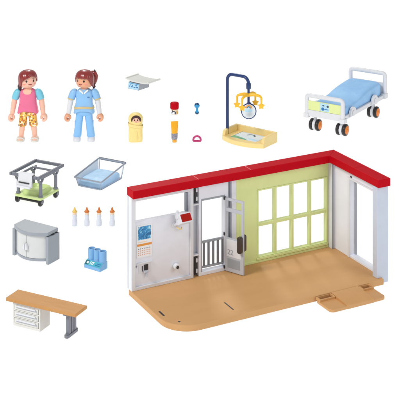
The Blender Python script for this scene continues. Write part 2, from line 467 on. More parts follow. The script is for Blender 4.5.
b = MB(); b.bb(-.35, -.2, -.6, -.565, Z0+.01, HB-.1); b.build('column_groove', 'lgrey', cp)
# wall fittings moulded on the white wall
pg = MB().cyl((-15.85, -.02, Z0+1.32), (-15.85, -.42, Z0+1.32), .26).build('peg', 'white', T, bevel=.04)
MB().cyl((-15.85, -.42, Z0+1.32), (-15.85, -.44, Z0+1.32), .13).build('peg_bore', 'dark', pg)
b = MB(); b.bb(-19.45, -18.05, -.12, -.0, Z0+2.12, Z0+2.2); b.bb(-19.3, -18.15, -.02, -.0, Z0+1.3, Z0+2.1)
hk = b.build('bracket', 'white', T, bevel=.02)
b = MB(); b.bb(-18.82, -18.42, -.06, -.015, Z0+1.5, Z0+1.98); b.bb(-19.0, -18.92, -.06, -.015, Z0+1.45, Z0+1.9); b.build('recess', 'dark', hk, bevel=.02)
b = MB(); b.bb(-18.86, -18.5, -.3, -.06, Z0+1.36, Z0+1.52); b.bb(-18.7, -18.62, -.32, -.06, Z0+1.0, Z0+1.35); b.build('hook', 'jgrey', hk, bevel=.03)
b = MB(); b.cyl((-19.5, -.02, Z0+1.95), (-19.5, -.06, Z0+1.95), .07); b.build('screw', 'grey', hk)
# ramp at the front
rp_ = MB(); rp_.prism(rrect(5.5, 2.35, .42, 6, -4.25, -9.12), .01, .24)
ramp = rp_.build('ramp', 'tan2', T, bevel=.05)
tr = Matrix()
b = MB()
prof = [(-7.93, .475), (-8.3, .465), (-10.2, .33), (-10.3, .26), (-10.31, .008), (-7.93, .008)]
B2 = Matrix(((0, 0, 1, 0), (1, 0, 0, 0), (0, 1, 0, 0), (0, 0, 0, 1)))
b.prism(prof, -5.4, -2.72, B2); b.build('tread', 'tan2', ramp, bevel=.03)
for x0, x1 in ((-6.96, -5.43), (-2.69, -1.56)):
    b = MB().grid([x0, x0+.16, x1-.12, x1], [-8.62, -8.5, -8.0, -7.94], {(1, 1)}, -.42, -.2, Matrix(((1, 0, 0, 0), (0, 0, 1, 0), (0, -1, 0, 0), (0, 0, 0, 1))))
    b.build('slot_rim', 'tan2', ramp, bevel=.03)
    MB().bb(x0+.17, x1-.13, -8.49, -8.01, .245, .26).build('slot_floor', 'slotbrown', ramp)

# ------------------------------------------------------------------ things on the white wall
def room_pt(x, y, z):
    a = .487
    return (11.93+x*math.cos(a)-y*math.sin(a), .9+x*math.sin(a)+y*math.cos(a), z)
cal = thing('wall_calendar', room_pt(-18.75, -.006, Z0+4.0), .487, 'paper calendar with blue sea picture over orange date rows on white wall', 'calendar')
MB().bb(-.72, .7, -.02, 0, -1.38, 1.3).build('sheet', 'paper', cal)
MB().bb(-.6, .58, -.03, -.02, .1, 1.2).build('picture', 'sea', cal)
MB().bb(-.68, .66, -.03, -.02, -.42, -.24).build('heading', 'bandorange', cal)
for r_ in range(4):
    for k in range(7):
        MB().bb(-.58+k*.17, -.5+k*.17, -.024, -.02, -.68-r_*.17, -.61-r_*.17).build('date', 'inkorange' if r_ else 'grey', cal)
MB().bb(-.6, .2, -.026, -.02, -.14, -.06).build('caption', 'peach', cal)

mon = thing('wall_monitor', room_pt(-15.6, -.02, Z0+5.15), .487, 'white swivel monitor with dark red screen mounted on the white wall', 'monitor')
b = MB(); b.cyl((-.35, 0, -.35), (-.35, -.12, -.35), .24); b.cyl((-.35, -.1, -.35), (-.3, -.45, -.1), .12); b.cyl((-.3, -.45, -.2), (-.3, -.45, 1.0), .1)
b.build('arm', 'white', mon, bevel=.02)
b = MB(); b.cyl((-.45, -.5, .55), (-.12, -.5, .55), .3); b.build('swivel', 'white', mon, bevel=.04)
b = MB(); b.tube([(-.25, -.2, -.5), (-.1, -.4, -.62), (.1, -.4, -.66), (.2, -.25, -.55)], .05, 8); b.build('clip', 'cream', mon)
hd = bpy.data.objects.new('head', None); col.objects.link(hd); hd.parent = mon; hd.location = (.16, -.78, .32); hd.rotation_euler = (R(-34), 0, R(4))
MB().prism([(-.45, -.36), (.4, -.42), (.4, .42), (-.2, .4)], -.55, .55, Matrix(((0, 0, 1, 0), (-1, 0, 0, 0), (0, 1, 0, 0), (0, 0, 0, 1)))).build('casing', 'white', hd, bevel=.06)
MB().prism(rrect(.96, .62, .04, 3), 0, .02, Matrix.Translation((.0, -.405, 0)) @ Matrix.Rotation(R(90), 4, 'X')).build('screen', 'screen', hd)
MB().bb(-.42, .42, -.3, .1, .41, .425).build('vent_panel', 'lgrey', hd)

# ------------------------------------------------------------------ hospital bed
bed = thing('hospital_bed', (17.8, 39.65, 0), R(-33), 'white toy hospital bed with blue cover, pale green footboard and orange wheel hubs', 'bed')
b = MB()
for s_ in (-1, 1): b.bb(s_*2.22-.16, s_*2.22+.16, -5.3, 6.1, 1.95, 2.45)
b.bb(-2.05, 2.05, -5.25, 6.05, 2.0, 2.2)
b.build('frame', 'white', bed, bevel=.06)
# footboard
fb = MB(); hw = 2.38; y = -5.55
fb.tube([(-hw, y, 1.75), (-hw, y, 4.1)] + [(-hw+.32-.32*math.cos(R(a)), y, 4.1+.32*math.sin(R(a))) for a in (30, 60, 90)] +
        [(hw-.32+.32*math.sin(R(a)), y, 4.1+.32*math.cos(R(a))) for a in (0, 30, 60, 90)] + [(hw, y, 1.75)], .25, 14)
fb.bb(-hw+.1, hw-.1, y-.12, y+.14, 1.95, 2.72)
fb.bb(-hw-.32, -hw+.3, y-.3, y+.5, 1.78, 2.3); fb.bb(hw-.3, hw+.32, y-.3, y+.5, 1.78, 2.3)
fb = fb.build('footboard', 'white', bed, bevel=.04)
b = MB(); b.bb(-hw+.2, hw-.2, y-.08, y+.1, 2.73, 3.8); gp = b.build('panel', 'green', fb, bevel=.03)
b = MB(); b.bb(-.58, .62, y-.1, y-.081, 2.82, 3.74); b.mi = 1; b.cyl((-.2, y-.1, 3.08), (-.2, y-.112, 3.08), .19); b.bb(.02, .55, y-.11, y-.1, 3.04, 3.12)
b.mi = 2; b.bb(-.25, .0, y-.11, y-.1, 3.42, 3.55); b.sph((.45, y-.1, 3.45), (.15, .012, .13)); b.build('sticker', ['skyprint', 'inkblue', 'inkdark'], fb)
# headboard
hb = MB(); y = 6.3
hb.tube([(-hw, y, 2.2), (-hw, y, 4.75)] + [(-hw+.32-.32*math.cos(R(a)), y, 4.75+.32*math.sin(R(a))) for a in (30, 60, 90)] +
        [(hw-.32+.32*math.sin(R(a)), y, 4.75+.32*math.cos(R(a))) for a in (0, 30, 60, 90)] + [(hw, y, 2.2)], .26, 14)
hb.bb(-hw+.1, hw-.1, y-.1, y+.1, 2.1, 3.9)
hb.bb(-hw-.3, -hw+.3, y-.5, y+.28, 2.0, 2.6); hb.bb(hw-.3, hw+.3, y-.5, y+.28, 2.0, 2.6)
hb.build('headboard', 'white', bed, bevel=.04)
# side grips
for s_ in (-1, 1):
    for y in (-3.0, 3.1):
        b = MB(); pts = [(y-.95, 2.1)] + [(y+.78*math.cos(R(a)), 2.35+.78*math.sin(R(a))) for a in range(180, -1, -20)] + [(y+.95, 2.1)]
        b.prism(pts, -.15, .15, Matrix.Translation((s_*2.42, 0, 0)) @ Matrix(((0, 0, 1, 0), (1, 0, 0, 0), (0, 1, 0, 0), (0, 0, 0, 1))))
        g = b.build('side_grip', 'white', bed, bevel=.05)
        b = MB(); b.cyl((s_*2.57, y, 2.42), (s_*2.63, y, 2.42), .34); b.build('grip_boss', 'white', g, bevel=.03)
# mattress: lofted along the bed
rings = []
for y, zt, hw2 in [(-5.2, 2.6, 2.15), (-5.15, 3.05, 2.25), (-5.0, 3.28, 2.3), (-4.5, 3.38, 2.34), (-3.0, 3.4, 2.36), (-1.4, 3.42, 2.36), (-.3, 3.55, 2.36), (.6, 3.85, 2.36), (2.0, 4.02, 2.36), (3.6, 4.12, 2.36), (5.0, 4.2, 2.34), (5.6, 4.12, 2.3), (5.9, 3.85, 2.2), (6.0, 3.3, 2.05)]:
    ring = []
    zb = 2.25
    for k in range(32):
        a = 2*PI*k/32; cc, ss = math.cos(a), math.sin(a)
        x = (hw2-.2)*math.copysign(abs(cc)**.32, cc); t = math.copysign(abs(ss)**.32, ss)
        z = (zt+zb)/2 + (zt-zb)/2*t
        if t > .5: z += .10*math.cos(x*2.1+y*.9)*max(0, 1-abs(x)/2.6)
        ring.append(Vector((x, y, z)))
    rings.append(ring)
MB().loft(rings).build('mattress', 'mattress', bed, sub=1)
# casters
for sx in (-1, 1):
    for sy in (-1, 1):
        x, y = sx*1.78, (4.15 if sy > 0 else -4.5)
        b = MB(); b.cyl((x, y, 1.0), (x, y, 2.0), .2); b.cyl((x-.19, y, .71), (x+.19, y, .71), .62); b.bb(x-.16, x+.16, y-.2, y+.2, 1.1, 1.7); b.box((x, y, 1.85), (.9, .7, .24))
        cs = b.build('caster', 'white', bed, bevel=.05)
        for dx in (-.42, .42):
            b = MB(); b.lathe([(.1, -.21), (.56, -.21), (.68, -.14), (.71, 0), (.68, .14), (.56, .21), (.1, .21)])
            wv = b.build('wheel', 'black', cs, angle=60)
            wv.rotation_euler = (0, R(90), 0); wv.location = (x+dx, y, .71)
        b = MB(); b.lathe([(.0001, .32), (.16, .32), (.22, .26), (.42, .26), (.49, .23), (.5, .19), (.1, .19)])
        h = b.build('hub_cap', 'orange', cs, angle=60); h.rotation_euler = (0, R(90), 0); h.location = (x+.42, y, .71)
        b = MB(); b.cyl((x-.68, y, .71), (x-.62, y, .71), .2); b.build('axle_cap', 'white', cs)

# ------------------------------------------------------------------ bassinet cart
cart = thing('bassinet_cart', (-16.5, 13.85, 0), R(-27), 'grey framed toy bassinet cart on lime green wheeled tray with white holder', 'cart')
tw, td = 1.62, 1.7
t_ = MB(); t_.prism(rrect(tw*2, td*2, .25, 5), .66, .9)
tray = t_.build('tray', 'lime', cart, bevel=.06)
b = MB(); b.loft([[Vector((x, y, .9)) for x, y in rrect(2.3, 2.5, .5, 6)], [Vector((x, y, 1.25)) for x, y in rrect(2.1, 2.3, .45, 6)], [Vector((x, y, 1.3)) for x, y in rrect(1.9, 2.1, .4, 6)], [Vector((x, y, 1.22)) for x, y in rrect(1.75, 1.9, .4, 6)], [Vector((x, y, 1.0)) for x, y in rrect(1.5, 1.7, .35, 6)]])
b.build('basin', 'lime', tray)
for sx in (-1, 1):
    for sy in (-1, 1):
        x, y = sx*1.38, sy*1.36
        b = MB(); b.lathe([(.06, -.16), (.3, -.16), (.4, -.08), (.42, 0), (.4, .08), (.3, .16), (.06, .16)])
        wv = b.build('wheel', 'black', cart, angle=60); wv.rotation_euler = (0, R(90), 0); wv.location = (x, y, .42)
        b = MB(); b.cyl((-.0, 0, .15), (0, 0, .2), .17); b.build('hub', 'grey', wv)
        b = MB(); b.cyl((x*.98, y*.98, .88), (x*.98, y*.98, 2.45), .17); b.cyl((x*.98, y*.98, .9), (x*.98, y*.98, 1.05), .24); b.build('post', 'grey', cart, bevel=.03)
        b = MB(); b.tube([(x*.98, y*.98, 2.3), (x*.98, y*.98-.3, 2.5), (x*.98, y*.98-.42, 2.78)], .13, 10); b.tube([(x*.98, y*.98, 2.3), (x*.98, y*.98+.3, 2.5), (x*.98, y*.98+.42, 2.78)], .13, 10); b.build('fork', 'grey', cart)
b = MB(); b.cyl((-1.22, -1.36, .42), (1.22, -1.36, .42), .12, n=16); b.build('axle', 'dark', cart)
MB().cyl((-1.22, 1.36, .42), (1.22, 1.36, .42), .12, n=16).build('axle', 'dark', cart)
fw, fd, fz = 1.66, 2.16, 3.08
b = MB()
for s_ in (-1, 1):
    b.box((s_*fw, 0, fz), (.26, fd*2+.26, .3)); b.box((0, s_*fd, fz-.004), (fw*2-.27, .26, .29))
    b.box((s_*1.36, 0, fz-.36), (.18, 2.6, .2))
b.box((0, 1.3, fz-.365), (2.5, .18, .19)); 
b.build('top_frame', 'dgrey', cart, bevel=.06)
hol = MB(); hol.prism([(-fd-.16, fz-1.05), (-fd-.16, fz-.05), (-fd-.02, fz+.28), (-fd+.35, fz+.34), (-fd+.35, fz+.17), (-fd-.02-.12, fz+.16)] if False else
          [(-fd-.55, fz-.95), (-fd-.14, fz-.95), (-fd-.14, fz+.17), (-fd+.3, fz+.17), (-fd+.3, fz+.3), (-fd-.1, fz+.3)], -.85, .85, Matrix(((0, 0, 1, 0), (1, 0, 0, 0), (0, 1, 0, 0), (0, 0, 0, 1))))
hol = hol.build('card_holder', 'white', cart, bevel=.06)
hol.location = (.22, 0, 0)
b = MB(); b.box((0, -fd-.44, fz-.52), (1.25, .08, .12), (R(-20), 0, 0)); b.build('slot', 'dark', hol)
b = MB(); b.bb(-.85, .85, -fd-.68, -fd-.5, fz-1.0, fz-.78); b.build('ledge', 'white', hol, bevel=.05)

# ------------------------------------------------------------------ clear bassinet tub
tub = thing('bassinet_tub', (-10.52, 18.88, 0), R(-29), 'clear plastic bassinet tub with grey upper rim and sloping sides', 'bassinet')
bw, bd = 1.42, 2.05
def tub_ring(x, y0, y1, z0, z1, r=.2):
    out = []
    for px, py in rrect(2*x, y1-y0, r, 4, 0, (y0+y1)/2):
        out.append(Vector((px, py, z0+(z1-z0)*(py-y0)/(y1-y0))))
    return out
lo = tub_ring(bw, -bd, bd, .03, .03); hi = tub_ring(bw+.22, -bd-.25, bd+.2, .98, 1.62)
lo2 = tub_ring(bw-.05, -bd+.05, bd-.05, .08, .08)
b = MB(); b.loft([lo2, lo, hi], cap=False); b.face([b.bm.verts.new(p) for p in lo2])
bmesh.ops.remove_doubles(b.bm, verts=b.bm.verts, dist=.001)
b.build('shell', 'clear', tub)
b = MB(); b.tube(tub_ring(bw+.27, -bd-.3, bd+.25, .98, 1.64, .12), .085, 8, closed=True); b.build('upper_rim', 'rim', tub)
b = MB(); b.tube(tub_ring(bw+.01, -bd-.01, bd+.01, .06, .06), .035, 6, closed=True); b.build('base_edge', 'rim', tub)
for sx in (-1, 1):
    for sy in (-1, 1):
        b = MB(); zt = .98 if sy < 0 else 1.62
        b.cyl((sx*(bw-.04), sy*(bd-.04), .06), (sx*(bw+.18), sy*(bd+.17), zt), .03, n=8); b.build('corner_edge', 'rim', tub)
b = MB(); b.bb(-bw-.3, bw+.3, bd+.3, bd+.4, 1.48, 1.75); b.build('hook_bar', 'dgrey', tub, bevel=.04)
pad = thing('bassinet_mattress', (-10.52, 18.88, .09), R(-29), 'pale blue soft mattress lying in the clear bassinet tub', 'mattress')
pad_m = MB(); rg = []
for i in range(12):
    t = i/11; y = -2.0+4.0*t; e = max(.0, 1-abs(2*t-1)**6)
    zt = .3+.42*e**.5+.12*t
    rg.append([Vector((1.4*math.copysign(abs(math.cos(a))**.3, math.cos(a))*(.9+.1*e**.5), y, max(.0, zt/2+zt/2*math.copysign(abs(math.sin(a))**.5, math.sin(a))))) for a in [2*PI*k/28 for k in range(28)]])
o = pad_m.loft(rg).build('pad', 'pad', None, sub=1)
bpy.data.objects.remove(pad); o.name = 'bassinet_mattress'; o.location = (-10.52, 18.88, .09); o.rotation_euler = (0, 0, R(-29))
tag(o, 'pale blue soft mattress lying in the clear bassinet tub', 'mattress')

# ------------------------------------------------------------------ feeding bottles
bt = thing('baby_bottle', (-12.0, 7.05, 0), 0, 'milky white baby bottle with pale yellow teat, the only pale-topped one', 'baby bottle', 'baby bottles standing in a row')
MB().lathe([(.0, 0), (.24, 0), (.28, .04), (.28, .35), (.23, .6), (.21, .72), (.23, .85), (.22, 1.0), (.17, 1.1), (.0, 1.1)]).build('bottle_body', 'milk', bt, angle=70)
MB().lathe([(.0, 1.1), (.2, 1.1), (.21, 1.24), (.15, 1.3), (.0, 1.3)]).build('collar', 'peach', bt, angle=60)
te = MB().lathe([(.0, 1.3), (.24, 1.3), (.25, 1.36), (.15, 1.46), (.1, 1.56), (.09, 1.66), (.05, 1.74), (.0, 1.75)]).build('teat', 'teat2', bt, angle=70)
te_o = te.data.copy(); te_o.materials[0] = M['teat']
for u, lab in ((-10.83, 'orange-topped baby bottle standing next to the pale-topped one'), (-9.66, 'baby bottle with orange teat standing between two other orange-topped bottles'), (-8.4, 'orange-topped baby bottle at the far end of the row from the pale-topped one')):
    c2 = copy_tree(bt); c2.location = (u, 7.05, 0); c2['label'] = lab; c2.rotation_euler[2] = u
    for ch in c2.children:
        if ch.name.startswith('teat'): ch.data = te_o

# ------------------------------------------------------------------ cabinet
cab = thing('cabinet', (-14.72, -.3, 0), R(-32), 'low grey cabinet with curved white double doors', 'cabinet')
cw, cdp = 2.05, .8
sp = MB()
for s_ in (-1, 1): sp.bb(s_*1.93-.15, s_*1.93+.15, -cdp, cdp, 0, 2.42)
def bulge(w_, y0, h, n=18):
    return [(-w_+2*w_*k/n, y0-h*(1-((-1+2*k/n))**2)) for k in range(n+1)]
for s_ in (-1, 1):
    MB().bb(s_*1.93-.15, s_*1.93+.15, -cdp, cdp, 0, 2.42).build('side_panel', 'lgrey', cab, bevel=.04)
sp.bm.free()
MB().prism(bulge(1.76, -.62, .72) + [(1.76, .75), (-1.76, .75)], .2, .42).build('plinth', 'lgrey', cab, bevel=.03)
MB().prism([(-1.95, .78), (-1.95, -.7)] + bulge(1.95, -.7, .78)[1:-1] + [(1.95, -.7), (1.95, .78)], 2.47, 2.78).build('worktop', 'lgrey', cab, bevel=.05)
MB().bb(-1.76, 1.76, .5, .75, .43, 2.46).build('back_panel', 'lgrey', cab, bevel=.02)
for s_ in (-1, 1):
    pts = [p for p in bulge(1.74, -.62, .7, 36) if (p[0]*s_ >= .012)]
    if s_ < 0: pts = pts + [(-.012, -1.32)]
    else: pts = [(.012, -1.32)] + pts
    inner = [(x, y+.2) for x, y in reversed(pts)]
    d_ = MB().prism(pts+inner, .44, 2.44).build('door', 'cabdoor', cab, bevel=.03)
    b = MB(); b.prism([(0, -.3), (s_*.22, -.24), (s_*.26, -.05), (s_*.16, .2), (0, .34)] if s_ > 0 else [(0, .34), (-.16, .2), (-.26, -.05), (-.22, -.24), (0, -.3)], 0, .26, Matrix.Translation((s_*.02, -1.32, 1.42)) @ Matrix.Rotation(R(90), 4, 'X'))
    b.build('handle', 'white', d_, bevel=.07)
b = MB(); b.bb(1.8, 2.06, -.2, .1, 2.425, 2.465); b.bb(1.8, 2.06, .4, .6, 2.425, 2.465); b.build('hinge_block', 'dark', cab)

# ------------------------------------------------------------------ tube holder
rk = thing('bottle_warmer', (-9.15, -2.62, 0), R(-34), 'blue three-tube bottle holder with teal printed control panel', 'bottle holder')
MB().prism([(-.55, 0), (-.55, .28), (-.12, .62), (.5, .62), (.5, 0)], -.92, .92, Matrix(((0, 0, 1, 0), (1, 0, 0, 0), (0, 1, 0, 0), (0, 0, 0, 1)))).build('base', 'rackblue', rk, bevel=.04)
for k in (-1, 0, 1):
    b = MB(); b.lathe([(.33, .02), (.33, 1.5), (.31, 1.54), (.26, 1.54), (.24, 1.5), (.24, .5), (.0, .5)], (k*.62, .22, 0)); tb = b.build('tube', 'rackblue', rk)
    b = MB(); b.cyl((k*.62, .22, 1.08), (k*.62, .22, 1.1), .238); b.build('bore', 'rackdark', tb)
lb = bpy.data.objects.new('label_plate', None)
b = MB(); ang = math.atan2(.34, .43)
Ml = Matrix.Translation((0, -.335, .45)) @ Matrix.Rotation(ang, 4, 'X')
def lrect(x0, x1, y0, y1, z0, z1):
    p = [(x0, y0), (x1, y0), (x1, y1), (x0, y1)]; b.prism(p, z0, z1, Ml)
lrect(-.88, .88, -.24, .24, .0, .012)
b.mi = 1; lrect(-.86, -.5, -.2, .2, .012, .016)
b.mi = 2; lrect(-.36, -.28, -.14, .16, .012, .02); lrect(-.2, -.12, -.14, .16, .012, .02); lrect(-.06, .02, -.14, .16, .012, .02); lrect(-.2, .08, .08, .15, .0121, .0205); b.prism(arc(-.62, 0, .11, 0, 340, 14), .012, .02, Ml)
b.mi = 3; lrect(.24, .74, -.12, -.04, .012, .02); lrect(.34, .8, .04, .12, .012, .02)
b.build('control_panel', ['teal', 'tealdark', 'paper', 'inkblue'], rk)
bpy.data.objects.remove(lb)

# ------------------------------------------------------------------ desk
dk = thing('desk', (-12.2, -14.0, 0), R(-26.5), 'brown topped desk with three white drawers and grey pedestal leg', 'desk')
MB().bb(-3.1, 3.4, -.85, .85, 1.87, 2.14).build('desktop', 'wood', dk, bevel=.05)
du = MB().grid([-2.55, -2.4, -.1, .05], [.0, .22, .66, .76, 1.2, 1.3, 1.7, 1.868], {(1, 1), (1, 3), (1, 5)}, -.68, -.5)
du.bb(-2.55, .05, -.5, .7, 0, 1.868)
du = du.build('drawer_unit', 'warm', dk, bevel=.025)
for k in range(3):
    z = .24+k*.54
    dr = MB().bb(-2.37, -.13, -.71, -.52, z, z+.4).build('drawer', 'warm', dk, bevel=.03)
    b = MB(); b.bb(-2.2, -.34, -.83, -.71, z+.24, z+.36); b.build('drawer_pull', 'white', dr, bevel=.04)
    b = MB(); b.bb(-2.2, -.34, -.715, -.705, z+.13, z+.22); b.build('shadow_strip', 'jgrey', dr)  # grey strip painted in as the shadow under the pull
    b = MB(); b.cyl((-.28, -.71, z+.2), (-.28, -.78, z+.2), .055); b.build('lock', 'jgrey', dr)
lg = MB(); lg.prism(rrect(.42, 1.6, .2, 6, 2.42, .07), .0, .24)
lg = lg.build('leg', 'grey', dk, bevel=.05)
MB().bb(2.2, 2.64, -.78, .78, 1.762, 1.868).build('leg_plate', 'grey', dk, bevel=.03)
for y in (-.32, .07, .46):
    MB().bb(2.27, 2.57, y-.15, y+.15, .24, 1.76).build('column', 'grey' , lg, bevel=.04)
for s_ in (-1, 1):
    MB().cyl((2.42, s_*.6+.07, .24), (2.42, s_*.6+.07, .3), .17).build('foot_cap', 'dgrey', lg, bevel=.03)

# ------------------------------------------------------------------ baby play mat with hanging mobile
gy = thing('baby_changing_mat', (5.7, 32.7, 0), R(-36), 'cream tray with printed mat, navy pole and hanging star mobile', 'baby mat')
gw_, gd_ = 2.9, 1.62
fl = [(-gw_, gd_), (-gw_, -gd_+.3)] + [(-gw_+2*gw_*k/14, -gd_+.3-.85*(1-(-1+2*k/14)**2)) for k in range(1, 14)] + [(gw_, -gd_+.3), (gw_, gd_)]
base = MB().prism(fl, 0, .52).build('tray', 'cream', gy, bevel=.05)
b = MB()
b.bb(-gw_-.01, gw_+.01, gd_-.28, gd_+.008, .3, 1.2)
b.build('back_rim', 'cream', base, bevel=.07)
for s_ in (-1, 1):
    b = MB(); pr = [(gd_-.285, .3), (gd_-.285, 1.19), (-.75, 1.19), (-1.05, 1.1), (-1.22, .9), (-1.28, .6), (-1.28, .3)]
    b.prism(pr, -.19, .19, Matrix.Translation((s_*(gw_-.18), 0, 0)) @ Matrix(((0, 0, 1, 0), (1, 0, 0, 0), (0, 1, 0, 0), (0, 0, 0, 1)))); b.build('side_rim', 'cream', base, bevel=.06)
b = MB(); z = .524
b.prism([(-1.75, 1.2), (-1.75, -1.25), (1.75, -1.25), (1.75, 1.2)], z, z+.012)
b.mi = 1; b.prism([(-1.74, -.45), (-1.74, -1.24), (.6, -1.24), (.1, -.9), (-.5, -.72)], z+.012, z+.016)
b.mi = 2; b.prism([(-1.0, -1.0), (-.6, -1.24), (.55, -1.24), (.2, -1.02), (-.3, -.92)], z+.016, z+.02)
b.mi = 3; b.prism(arc(.05, .25, .62, 10, 170, 14)+list(reversed(arc(.05, .25, .42, 10, 170, 14))), z+.012, z+.018)
b.mi = 4; b.prism(arc(.05, .25, .42, 10, 170, 14)+list(reversed(arc(.05, .25, .32, 10, 170, 14))), z+.012, z+.0175)
b.mi = 4; b.prism([(.2, -.5), (.6, -.85), (1.5, -.95), (1.7, -.6), (1.0, -.42)], z+.012, z+.016)
b.mi = 3; b.bb(-1.73, -1.66, -.3, 1.18, z+.012, z+.016)
b.build('printed_mat', ['matblue', 'matgreen', 'matteal', 'inkdark', 'skyprint'], base)
px = -gw_+.19; py = -.5
pts = [(px, py, .45), (px, py, 6.85)] + [(px+.75-.75*math.cos(R(a)), py, 6.85+.75*math.sin(R(a))) for a in range(15, 91, 15)] + [(px+1.6, py, 7.6)] + \
      [(px+2.25+.75*math.sin(R(a)), py, 6.85+.75*math.cos(R(a))) for a in range(0, 91, 15)] + [(px+3.0, py, 6.75)]
pole = MB().tube(pts, .19, 14).build('pole', 'navy', gy, angle=60)
hx = px+3.0
b = MB(); b.lathe([(.0, 0), (.24, 0), (.28, .08), (.28, .6), (.24, .7), (.0, .7)], (hx, py, 6.25)); b.build('joint', 'navy', pole, angle=60)
mob = MB(); mob.lathe([(.0, 0), (.3, 0), (.36, .1), (.3, .2), (.0, .22)], (hx, py, 5.45)); mob = mob.build('mobile_hub', 'yellow', gy, angle=60)
b = MB(); b.cyl((hx, py, 4.5), (hx, py, 6.3), .14); b.build('stem', 'navy', mob)
def star_poly(r, r2, n=5):
    return [((r if k % 2 == 0 else r2)*math.sin(PI*k/n), (r if k % 2 == 0 else r2)*math.cos(PI*k/n)) for k in range(2*n)]
for a, ln in ((214, 1.35), (274, 1.5), (16, 1.55), (84, 1.25)):
    ca, sa = math.cos(R(a)), math.sin(R(a))
    arm_pts = [(hx+ca*ln*t, py+sa*ln*t, 5.56+.1*math.sin(t*PI)-.12*t**4) for t in (0, .2, .4, .6, .8, .92)] + [(hx+ca*ln, py+sa*ln, 5.34), (hx+ca*ln, py+sa*ln, 4.7)]
    ar = MB().tube(arm_pts, [.22, .21, .2, .18, .16, .15, .13, .11], 10).build('mobile_arm', 'yellow', gy, angle=60)
    b = MB(); b.prism(star_poly(.42, .25), -.11, .11, Matrix.Translation((hx+ca*ln, py+sa*ln, 4.42)) @ Matrix.Rotation(R(36), 4, 'Z') @ Matrix.Rotation(R(90), 4, 'X')); b.build('star', 'yellow', ar, bevel=.03)
Dm = Matrix.Translation((hx+.1, py-.1, 3.72)) @ Matrix.Rotation(R(30), 4, 'Z') @ Matrix.Rotation(R(74), 4, 'X')
b = MB(); b.prism(arc(0, 0, .9, 0, 352, 44), -.08, .06, Dm); b.prism(arc(0, .74, .3, 0, 345, 20), -.081, .055, Dm); disc = b.build('disc', 'navy', gy, bevel=.02)
b = MB(); b.prism(arc(0, -.02, .79, 0, 352, 44), .062, .075, Dm)
b.mi = 1; b.prism(arc(-.02, .28, .42, 5, 175, 14)+list(reversed(arc(-.02, .28, .34, 5, 175, 14))), .075, .082, Dm)
b.mi = 2; b.prism(arc(-.02, .28, .34, 5, 175, 14)+list(reversed(arc(-.02, .28, .26, 5, 175, 14))), .075, .0815, Dm)
b.mi = 3; b.prism(arc(-.02, .28, .26, 5, 175, 14)+list(reversed(arc(-.02, .28, .14, 5, 175, 14))), .075, .081, Dm)
b.mi = 4; b.prism([(-.4, .2), (-.5, .0), (-.3, -.12), (.2, -.12), (.45, .02), (.35, .2)], .075, .079, Dm)
b.build('disc_print', ['matblue', 'inkorange', 'yellow', 'inkblue', 'skyprint'], disc)

# ------------------------------------------------------------------ baby scale
scl = thing('baby_scale', (-8.1, 55.7, 0), R(-37), 'pale grey curved baby scale with blue display panel', 'baby scale')
b = MB(); b.prism([(-1.25, .0), (-1.05, .86), (1.0, 1.0), (1.0, 0)], -1.2, .75, Matrix(((0, 0, 1, 0), (1, 0, 0, 0), (0, 1, 0, 0), (0, 0, 0, 1))))
b.build('base', 'lgrey', scl, bevel=.05)
rg = []
for i in range(17):
    t = -1+2*i/16; x = 1.9*t+.45
    z = 1.02+.2*max(0, -t)**3+.12*max(0, t)**4
    rg.append((x, z))
outer = rg; inner = [(x, z+.17) for x, z in reversed(rg)]
b = MB(); b.prism(outer+inner, -1.3, 1.35, Matrix(((1, 0, 0, 0), (0, 0, 1, 0), (0, 1, 0, 0), (0, 0, 0, 1)))); trayo = b.build('weighing_tray', 'warm', scl, bevel=.05)
for i_ in (0, -1):
    MB().tube([(rg[i_][0], -1.27, rg[i_][1]+.12), (rg[i_][0], 1.32, rg[i_][1]+.12)], .14, 12).build('tray_lip', 'warm', trayo, angle=60)
ta = math.atan2(.86, .2)
Ms = Matrix.Translation((-.22, -1.155, .43)) @ Matrix.Rotation(ta, 4, 'X')
b = MB(); b.prism(rrect(1.86, .8, .05, 3), .0, .02, Ms)
b.mi = 1
for p in ([(-.7, -.16), (-.6, -.16), (-.52, .2), (-.62, .2)], [(-.4, -.16), (-.1, -.16), (-.1, -.06), (-.36, -.06)], [(-.24, -.05), (-.14, -.05), (-.06, .2), (-.16, .2)], [(.05, -.18), (.38, -.18), (.4, -.08), (.08, -.08)], [(.3, .1), (.6, .06), (.7, .18), (.38, .22)], [(.5, -.16), (.8, -.16), (.82, .0), (.56, .02)]):
    b.prism(p, .02, .026, Ms)
b.mi = 2; b.prism([(-.88, .28), (.88, .28), (.88, .36), (-.88, .36)], .02, .025, Ms)
b.build('display', ['skyprint', 'inkblue', 'cyan'], scl)

# ------------------------------------------------------------------ swaddled baby
bb_ = thing('swaddled_baby', (-7.52, 32.7, 0), R(4), 'toy baby swaddled in a pale yellow wrap, only its face showing', 'toy baby')
b = MB(); rings = [sring(0, .66, .44, e=4), sring(.05, .72, .5, e=4), sring(.3, .75, .55, e=3.6), sring(1.0, .74, .58, e=3.4), sring(1.7, .73, .58, e=3), sring(2.0, .72, .58, e=2.6), sring(2.25, .74, .6, e=2.3), sring(2.55, .78, .64, e=2.1), sring(2.85, .76, .64, e=2), sring(3.1, .62, .55, e=2), sring(3.28, .4, .38, e=2), sring(3.36, .12, .12, e=2)]
b.loft(rings); wrap = b.build('wrap', 'wrap', bb_, angle=70)
b = MB(); fr_ = []
for z, hx_, hy_ in ((2.05, .79, .64), (1.78, .8, .66), (1.72, .79, .65), (1.7, .72, .58)): fr_.append([p + Vector((0, 0, -.16*(p.x/.8) if True else 0)) for p in sring(z, hx_, hy_, e=3)])
b.loft(fr_, cap=False); b.build('wrap_fold', 'wrap', wrap, angle=70)
